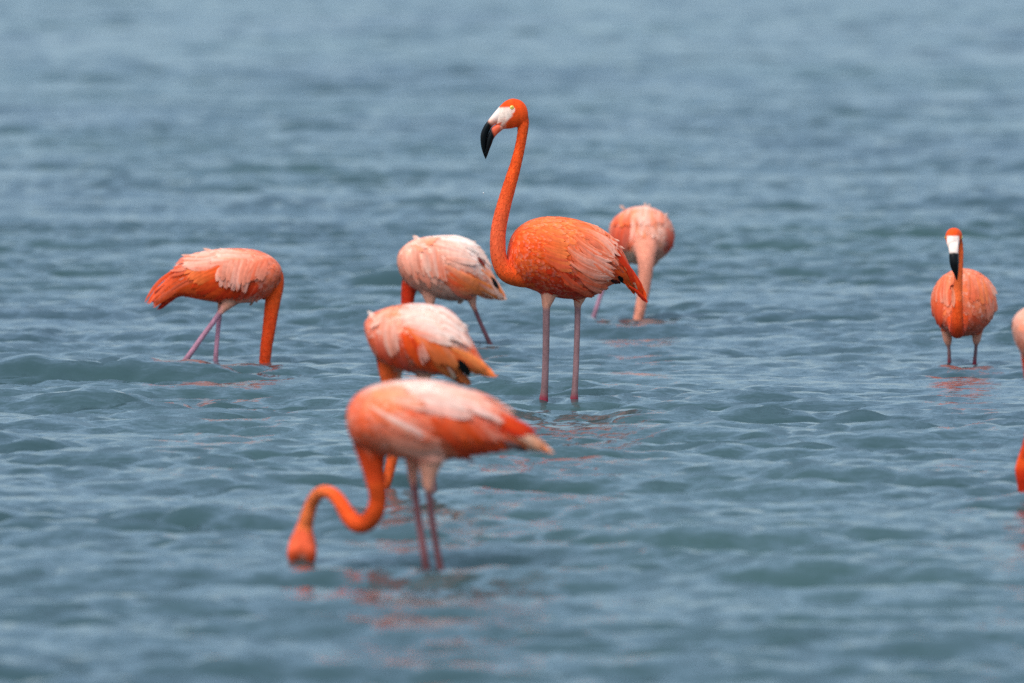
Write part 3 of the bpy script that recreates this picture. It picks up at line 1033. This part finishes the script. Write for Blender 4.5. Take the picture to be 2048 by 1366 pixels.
# ================================================================== facing flamingo with raised head
def facing_up():
    D = ground_y(723)
    nk = lambda x, y: mixc('orange', 'deep', 0.8 * sstep(620, 670, y)) if y > 600 else mixc('light', 'orange', 0.6)
    B = Bird(D, 'salmon flamingo with raised head, white face and black bill hanging before its orange neck', (0.05, 1, -0.2), C['coral'] * 0.35 + C['light'] * 0.35 + C['salmon'] * 0.3, nk, ('leg', 'leg'))
    B.patch = [(1890, 560, 28, 22, -30, 'salmon', 0.5), (1955, 560, 32, 20, 20, 'salmon', 0.6), (1982, 590, 14, 30, 0, 'pink', 0.7),
               (1880, 630, 22, 40, 0, 'orange', 0.5), (1945, 648, 45, 26, 0, 'deep', 0.65), (1885, 655, 16, 26, 0, 'red', 0.5), (1978, 625, 14, 24, 10, 'coral', 0.6)]
    B.torso_front([(-.18, 1917, 634, 22, 26), (-.14, 1920, 620, 44, 46), (-.07, 1925, 609, 60, 63), (.02, 1927, 604, 65.5, 67), (.1, 1928, 603, 62, 62),
                   (.18, 1929, 603, 48, 48), (.26, 1930, 605, 30, 30), (.34, 1930, 610, 14, 14), (.4, 1930, 615, 5, 5)])
    B.tube('neck', [(1918, 622, 32, -.10), (1916, 646, 22, -.17), (1915, 659, 16.5, -.22), (1914.5, 661, 14.5, -.25), (1914, 650, 13, -.275), (1914.2, 632, 11.8, -.285),
                    (1915, 605, 10.2, -.285), (1916, 570, 8.6, -.275), (1918, 535, 7.8, -.262), (1919, 505, 7.6, -.252), (1916.5, 486, 9, -.25), (1912, 475, 10.5, -.252)], 110, 16)
    cs, As, Bs = [], [], []
    for dy, cx, cy, hw, hh in catmull([(-.225, 1911, 474, 8, 8), (-.237, 1909.5, 472.5, 14, 15), (-.255, 1908, 472.5, 16.8, 17), (-.275, 1907, 474, 16.5, 17.5), (-.293, 1906, 479, 14.5, 17), (-.307, 1905.5, 486, 12.5, 14), (-.316, 1905.5, 491, 10, 9)], 30):
        cs.append(B.p(cx, cy, dy))
        As.append(np.array([hw / B.s, 0.004, 0]))
        Bs.append(np.array([0, 0, hh / B.s]))
    B.parts.append(('head',) + loft(np.array(cs), np.array(As), np.array(Bs), 24))
    B.leg([(1894, 645, 16, .02), (1894, 668, 10.5, .02), (1895.5, 680, 9, .02), (1897, 690, 5.5, .02)],
          [(1896.5, 684, 4.4, .02), (1898, 700, 4, .02), (1898.5, 715, 4.2, .01), (1899, 726, 4.6, .01), (1899, 734, 5, .01)])
    B.leg([(1955, 645, 16, .02), (1954, 668, 10.5, .02), (1953, 680, 8.5, .02), (1952, 688, 5.5, .02)],
          [(1952.5, 682, 4.4, .02), (1951.5, 700, 4, .02), (1950, 715, 4.2, .0), (1949, 726, 4.6, .0), (1948.5, 734, 5, .0)])

    def face(px, py, co):
        w = sstep(470, 473.5, py) * (1 - sstep(11.5, 13.5, abs(px - 1906)))
        return mixc('orange', 'white', w) if co.y < B.D - .262 else C['orange']
    B.body(face, 728)
    for px, sx in ((1890.5, -1), (1923, 1)):
        st = Vector(B.p(1907 + sx * 60, 475.5, -.27))
        h, nr, _, _ = B.bvh.ray_cast(st, Vector((-sx, 0, 0)))
        if h is not None:
            B.eye_at(h, nr, 4.0 / B.s)

    def bill(name, st, colf):
        r = catmull(st, 50)
        c_ = np.array([B.p((a + b) / 2, y, dy) for y, a, b, dy, hd in r])
        A_ = np.array([[(b - a) / 2 / B.s, 0, 0] for y, a, b, dy, hd in r])
        B_ = np.array([[0, hd * 0.95, hd * 0.3] for y, a, b, dy, hd in r])
        v, f = loft(c_, A_, B_, 20)
        me = mesh_from(name, v, f)
        K = np.zeros((len(v), 3))
        for i in range(len(v)):
            px, py = B.to_px(Vector(v[i]))
            K[i] = colf(px, py)
        set_col(me, K)
        smooth_shade(me)
        link(name, me, M_BILL, B.root)

    def bc(px, py):
        b = sstep(503, 507, py - abs(px - 1907) * 0.15)
        return C['white'] * (1 - b) * (1 - 0.0) + C['black'] * b
    bill('upper_bill', [(478, 1896, 1916, -.300, .010), (490, 1896, 1917, -.312, .013), (505, 1898, 1916.3, -.322, .014), (520, 1898.7, 1916.8, -.327, .013), (535, 1901.5, 1916.8, -.326, .011), (548, 1907.5, 1916.3, -.322, .008), (560.5, 1913, 1914.6, -.315, .002)], bc)
    bill('lower_bill', [(492, 1898, 1918, -.290, .010), (505, 1899.5, 1917.5, -.300, .011), (520, 1901, 1917.8, -.305, .010), (535, 1904, 1917.2, -.306, .008), (546, 1908.5, 1916.5, -.306, .005), (555, 1912, 1915.5, -.308, .002)],
         lambda px, py: C['salmon'] * (1 - sstep(505, 510, py)) + C['black'] * sstep(505, 510, py))
    B.plumage(2600, 1500, 1.0, 0.5)
    B.row('breast_feather', [(1880, 552), (1902, 550)], [(1868, 600), (1898, 606)], 8, 16, ['light', 'salmon', 'coral'], ['coral', 'pink'], 0.006, 0.03, 4)
    B.row('breast_feather', [(1932, 550), (1972, 560)], [(1936, 600), (1982, 606)], 10, 15, ['light', 'salmon', 'pink'], ['coral', 'light'], 0.006, -0.03, 4)
    B.row('wing_feather', [(1968, 590), (1984, 580)], [(1970, 645), (1988, 622)], 7, 16, ['coral', 'salmon', 'orange'], ['pink', 'coral'], 0.008, -0.06, 3)
    B.row('wing_feather', [(1964, 552), (1982, 562)], [(1984, 592), (1994, 586)], 4, 13, ['pink', 'salmon'], ['pink', 'pale'], 0.012, -0.05, 2)
    B.row('wing_feather', [(1868, 590), (1880, 600)], [(1868, 636), (1884, 655)], 5, 16, ['coral', 'orange'], ['orange', 'deep'], 0.008, 0.06, 3)
    return B


# ================================================================== rear view flamingo behind the front one
def tail_to_viewer():
    D = ground_y(982)
    nk = lambda x, y: C['orange'] * 0.65 + C['maroon'] * 0.15 + C['amber'] * 0.2
    B = Bird(D, 'pale backed flamingo with forked orange tail feathers and a black patch between them', (1, -0.35, -0.55), C['orange'], nk, ('leg', 'leg'))
    B.patch = [(850, 628, 75, 24, 5, 'white', 0.85), (905, 660, 36, 34, 40, 'pale', 0.95), (770, 645, 34, 26, -10, 'pink', 0.8), (785, 618, 18, 8, -20, 'light', 0.6),
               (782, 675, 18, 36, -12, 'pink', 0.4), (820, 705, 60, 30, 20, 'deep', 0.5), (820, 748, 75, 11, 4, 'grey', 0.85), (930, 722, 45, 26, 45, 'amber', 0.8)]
    B.torso_side([(734, 640, 660, .03), (743, 629, 689, .07), (761, 620, 720, .1), (790, 612, 736, .122), (825, 607, 745, .13), (860, 608.5, 749, .13),
                  (890, 616, 750, .12), (914, 636, 748, .1), (932, 666, 746, .075), (948, 695, 742, .05), (962, 718, 742, .025), (972, 732, 742, .01)], -0.35, 840)
    B.tube('neck', [(785, 700, 36, .02), (778, 730, 24, .02), (780, 765, 17, .02), (786, 815, 13.5, .01), (788.5, 865, 12, 0), (785.5, 912, 11, 0), (778, 948, 9.6, 0), (771, 975, 8.4, 0), (766, 995, 9, 0), (758, 1020, 15, 0), (750, 1040, 8, 0)], 80, 14)
    B.leg([(790, 720, 22, .02), (790, 745, 15, .02), (794, 768, 9, .02)],
          [(793, 760, 7, .02), (806, 830, 6.4, .02), (817, 910, 6.4, .01), (826, 970, 7.2, 0), (828, 992, 7.6, 0)])
    B.leg([(845, 730, 22, -.02), (848, 755, 14, -.02), (852, 775, 9, -.02)],
          [(851, 768, 7, -.02), (858, 840, 6.4, -.02), (863, 910, 6.4, -.01), (867, 970, 7.2, 0), (868, 992, 7.6, 0)])
    B.body()
    B.plumage(2600, 900)
    # tail fans
    B.row('tail_feather', [(895, 690), (905, 712)], [(992, 750), (962, 748)], 6, 18, ['orange', 'amber'], ['light', 'amber'], 0.010, -0.03, 2)
    B.row('tail_feather', [(872, 705), (868, 728)], [(936, 770), (918, 762)], 7, 20, ['amber', 'orange'], ['amber', 'light'], 0.014, -0.03, 2)
    B.feather('tail_feather', (915, 717), (937, 738), 17, C['black'], C['black'], 0.034)
    B.feather('tail_feather', (896, 728), (916, 752), 9, C['pink'], C['cream'], 0.034)
    B.feather('tail_feather', (905, 738), (914, 752), 5, C['maroon'], C['maroon'], 0.038)
    # folded wing
    B.row('wing_feather', [(752, 660), (800, 690)], [(765, 720), (825, 738)], 8, 20, ['orange', 'deep'], ['deep', 'red'], 0.006, 0.03, 3)
    B.row('wing_feather', [(805, 660), (850, 690)], [(838, 725), (880, 740)], 8, 20, ['orange', 'deep'], ['orange', 'deep'], 0.008, 0.03, 3)
    B.row('wing_feather', [(815, 655), (870, 665)], [(875, 715), (915, 730)], 9, 19, ['orange', 'amber'], ['amber', 'light'], 0.012, 0.0, 3)
    B.row('wing_feather', [(768, 640), (792, 645)], [(783, 712), (800, 702)], 4, 15, ['pale', 'pink'], ['pale', 'pink'], 0.012, 0.04, 2)
    B.row('wing_feather', [(846, 675), (838, 690)], [(858, 715), (852, 722)], 2, 10, ['pink'], ['pale'], 0.022, 0.04, 2)
    # pale back mantle
    B.row('back_feather', [(800, 622), (830, 655)], [(870, 640), (905, 682)], 10, 22, ['pale', 'pink'], ['pale', 'white'], 0.014, -0.04, 4)
    B.row('back_feather', [(850, 612), (870, 650)], [(918, 650), (934, 690)], 9, 20, ['pale', 'white', 'pink'], ['pale', 'white'], 0.018, -0.06, 4)
    B.row('back_feather', [(790, 616), (762, 632)], [(756, 640), (745, 655)], 5, 14, ['light', 'pink', 'salmon'], ['pink', 'pale'], 0.012, 0.04, 3)
    B.row('back_feather', [(748, 636), (752, 642)], [(732, 625), (738, 632)], 3, 8, ['pale', 'pink'], ['pale', 'white'], 0.006, 0.05, 1)
    B.wisps([(752, 632, 734, 624), (755, 628, 738, 632), (905, 640, 930, 652), (925, 668, 940, 684)], 'pale', 'white', 7)
    B.wisps([(940, 725, 996, 752), (930, 715, 985, 744), (915, 745, 940, 772), (905, 742, 930, 768)], 'amber', 'light', 11)
    return B


# ================================================================== front flamingo with hooked neck
def hooked():
    D = ground_y(1137)
    nk = lambda x, y: mixc('orange', 'light', (1 - sstep(615, 690, x)) * 0.85) if y > 960 else mixc('orange', 'deep', 0.5)
    B = Bird(D, 'flamingo with hooked S-shaped neck bent forward, head dipping into the water', (1, 0.1, -0.3), C['coral'], nk, ('legbrown', 'legbrown'))
    B.patch = [(830, 778, 112, 26, 3, 'white', 0.8), (940, 805, 75, 22, 28, 'pink', 0.85), (760, 800, 36, 24, -25, 'light', 0.8), (735, 830, 36, 34, 0, 'salmon', 0.5),
               (715, 870, 22, 45, 5, 'orange', 0.8), (805, 842, 34, 20, 20, 'pink', 0.6), (800, 880, 60, 26, 5, 'salmon', 0.8), (830, 902, 70, 14, 0, 'salmon', 0.6),
               (920, 865, 70, 34, 12, 'orange', 0.9), (985, 862, 60, 30, 25, 'deep', 0.9), (1070, 885, 34, 12, 40, 'cream', 0.7), (798, 838, 16, 8, 20, 'orange', 0.9)]
    B.torso_side([(694, 822, 850, .03), (704, 800, 880, .06), (725, 781, 896, .085), (760, 768, 907, .1), (800, 761, 916, .11), (845, 758.5, 920, .115),
                  (890, 764.5, 919, .11), (930, 777, 913, .095), (970, 796, 906, .078), (1010, 821, 900, .058), (1040, 843, 897, .038), (1064, 864, 897, .018), (1080, 880, 897, .006)], 0.1, 850)
    B.tube('neck', [(745, 838, 46), (740, 875, 37), (743, 910, 28), (748, 942, 22), (753, 970, 19), (756, 995, 17.5, .01), (751, 1022, 18, .02), (737, 1042, 18.5, .04), (718, 1048, 18.5, .06), (702, 1038, 17, .08),
                    (690, 1020, 15, .1), (677, 1000, 13.8, .12), (662, 986, 13, .14), (646, 983.5, 12.8, .16), (632, 992, 12.5, .18), (622, 1010, 12.8, .2), (615, 1032, 14, .21), (610, 1050, 15.5, .22)], 120, 18)
    B.tube('head', [(611, 1046, 15, .22), (608, 1062, 19, .22), (606, 1080, 26, .22), (604.5, 1096, 29.5, .22), (604, 1106, 27, .22), (604, 1116, 17, .23), (603.5, 1130, 12, .24), (602, 1150, 12, .22), (600, 1175, 8, .22)], 40, 20, 0.9)
    B.tube('head', [(598, 1090, 16, .21), (590, 1104, 16, .205), (587, 1116, 13, .205), (586, 1128, 7, .205)], 16, 14)
    B.tube('head', [(610, 1090, 16, .21), (618, 1104, 15.5, .205), (621, 1115, 12.5, .205), (622, 1127, 7, .205)], 16, 14)
    B.leg([(864, 895, 34, -.03), (860, 925, 25, -.03), (857, 950, 16.5, -.03), (856, 968, 11.5, -.03), (857, 980, 8.5, -.03)],
          [(856.5, 970, 8, -.03), (861, 1015, 7.4, -.02), (868, 1065, 7.2, -.01), (875, 1105, 7.4, 0), (881, 1138, 8.2, 0), (883, 1152, 8.6, 0)])
    B.leg([(828, 900, 24, .04), (826, 930, 14, .04), (826, 950, 10.5, .04), (828, 965, 8.5, .04)],
          [(827, 955, 8, .04), (832, 1000, 7.8, .03), (839, 1050, 7.8, .02), (847, 1100, 8.2, 0), (853, 1138, 9, 0), (855, 1152, 9, 0)])

    def face(px, py, co):
        c = mixc('coral', 'orange', 0.1 + 0.5 * sstep(1090, 1118, py))
        n = (1 - sstep(5, 10, abs(px - 604.5))) * sstep(1104, 1114, py)
        return c * (1 - 0.6 * n) + C['pink'] * 0.6 * n
    B.body(face)
    B.plumage(3000, 2000)
    B.row('tail_feather', [(1000, 845), (1005, 885)], [(1106, 908), (1060, 902)], 7, 18, ['orange', 'deep'], ['amber', 'cream'], 0.008, -0.03, 2)
    B.feather('tail_feather', (1010, 882), (1052, 896), 16, C['grey'], C['black'], 0.022)
    B.feather('tail_feather', (1024, 864), (1100, 906), 18, C['cream'], C['light'], 0.026, -0.03)
    B.feather('tail_feather', (1040, 872), (1108, 911), 12, C['cream'], C['amber'], 0.030, -0.02)
    B.row('tail_feather', [(985, 825), (1000, 850)], [(1072, 866), (1040, 872)], 5, 20, ['orange', 'deep'], ['deep', 'red'], 0.014, -0.05, 2)
    B.row('wing_feather', [(900, 880), (940, 885)], [(940, 920), (1000, 902)], 6, 20, ['deep', 'red'], ['deep', 'red'], 0.006, 0.03, 3)
    B.row('wing_feather', [(860, 830), (935, 850)], [(920, 885), (1010, 898)], 9, 26, ['orange', 'deep', 'salmon'], ['deep', 'red', 'orange'], 0.010, 0.04, 4)
    B.row('wing_feather', [(880, 822), (960, 835)], [(930, 875), (1010, 880)], 7, 18, ['salmon', 'pale', 'orange'], ['coral', 'orange', 'pink'], 0.014, 0.04, 4)
    B.row('wing_feather', [(770, 860), (800, 900)], [(880, 880), (890, 912)], 10, 24, ['salmon', 'pink'], ['pink', 'pale'], 0.010, 0.06, 4)
    B.row('wing_feather', [(745, 815), (790, 840)], [(810, 850), (870, 880)], 9, 22, ['salmon', 'orange', 'pale'], ['pink', 'white', 'orange'], 0.012, 0.03, 4)
    B.row('back_feather', [(820, 785), (850, 812)], [(905, 800), (945, 835)], 9, 24, ['white', 'pink', 'pale'], ['pale', 'white'], 0.012, -0.04, 4)
    B.row('back_feather', [(880, 775), (905, 810)], [(975, 805), (1005, 850)], 8, 22, ['white', 'pale'], ['pale', 'salmon', 'white'], 0.016, -0.05, 4)
    B.row('back_feather', [(740, 785), (790, 800)], [(810, 778), (860, 815)], 7, 22, ['light', 'pink', 'amber'], ['pale', 'light'], 0.010, -0.03, 4)
    B.wisps([(925, 905, 950, 926), (915, 905, 938, 922), (900, 908, 925, 920)], 'orange', 'red', 8)
    B.wisps([(960, 792, 1005, 812), (985, 806, 1030, 830)], 'salmon', 'pale', 8)
    return B


# ================================================================== flamingo cut by the frame
def half_seen():
    D = ground_y(980)
    nk = lambda x, y: mixc('orange', 'red', 0.6)
    B = Bird(D, 'pale pink flamingo with bright red head lowered to the water, next to the white-faced one', (1, 0.1, -0.3), C['pink'], nk, ('leg', 'leg'))
    B.patch = [(2080, 690, 60, 30, 10, 'salmon', 0.7), (2110, 620, 80, 24, 0, 'pale', 0.7), (2180, 690, 70, 40, 15, 'orange', 0.8)]
    B.torso_side([(2026, 640, 664, .03), (2034, 627, 690, .065), (2052, 615, 716, .09), (2082, 606, 732, .11), (2120, 603, 744, .118), (2160, 608, 744, .115),
                  (2200, 624, 738, .095), (2240, 655, 735, .065), (2280, 695, 738, .03), (2310, 725, 740, .008)], 0.1, 2140)
    B.tube('neck', [(2075, 680, 34), (2066, 715, 24), (2066, 755, 17), (2070, 800, 14), (2067, 850, 13), (2058, 888, 12.5), (2051, 910, 13)], 60, 14)
    B.tube('head', [(2051, 908, 12.5), (2048, 925, 15), (2046, 940, 16.5), (2046, 955, 14.5), (2046, 970, 12), (2046, 985, 10), (2046, 1000, 6)], 24, 16, 0.85)
    B.leg([(2120, 720, 24, -.03), (2122, 750, 15, -.03), (2123, 775, 9, -.03)], [(2123, 768, 7, -.03), (2122, 860, 6.5, -.01), (2120, 985, 8, 0)])
    B.leg([(2165, 720, 22, .03), (2166, 750, 14, .03), (2166, 775, 9, .03)], [(2166, 768, 7, .03), (2164, 860, 6.5, .01), (2162, 985, 8, 0)])
    B.body(lambda px, py, co: mixc('orange', 'deep', sstep(925, 950, py)))
    B.plumage(2400, 800)
    B.row('wing_feather', [(2060, 640), (2080, 680)], [(2110, 690), (2130, 730)], 7, 22, ['pink', 'salmon'], ['pink', 'coral'], 0.008, 0.05, 4)
    B.row('wing_feather', [(2110, 650), (2150, 680)], [(2170, 710), (2220, 730)], 7, 24, ['orange', 'salmon'], ['deep', 'orange'], 0.010, 0.04, 4)
    B.row('back_feather', [(2070, 622), (2100, 650)], [(2150, 640), (2180, 680)], 8, 24, ['pale', 'pink'], ['pale', 'white'], 0.012, -0.04, 4)
    B.row('tail_feather', [(2220, 680), (2230, 715)], [(2330, 745), (2290, 742)], 5, 18, ['orange', 'deep'], ['amber', 'orange'], 0.008, -0.03, 3)
    return B


for make in (tall, hooked, tail_to_viewer, strider, pale_back, facing_down, facing_up, half_seen):
    make()

# ------------------------------------------------------------------ a drop of water falling from the tall bird's bill
m, nt, bs, out = new_mat('water_drop')
bs.inputs['Base Color'].default_value = (0.55, 0.6, 0.62, 1)
bs.inputs['Roughness'].default_value = 0.05
V, F = [], []
c = np.array(P(967, 386, ground_y(803) - 0.08))
nr_, ns_ = 9, 14
for i in range(nr_ + 1):
    a = math.pi * i / nr_
    for j in range(ns_):
        b = 2 * math.pi * j / ns_
        k = 0.0022 * math.sin(a) * (1 - 0.25 * math.cos(a))
        V.append(c + np.array([k * math.cos(b), k * math.sin(b), 0.0032 * math.cos(a)]))
for i in range(nr_):
    for j in range(ns_):
        F.append((i * ns_ + j, (i + 1) * ns_ + j, (i + 1) * ns_ + (j + 1) % ns_, i * ns_ + (j + 1) % ns_))
me = mesh_from('water_drop', V, F)
smooth_shade(me)
dr = link('water_drop', me, m)
dr['label'] = "tiny bright water drop falling below the tall flamingo's black bill tip"
dr['category'] = 'water drop'
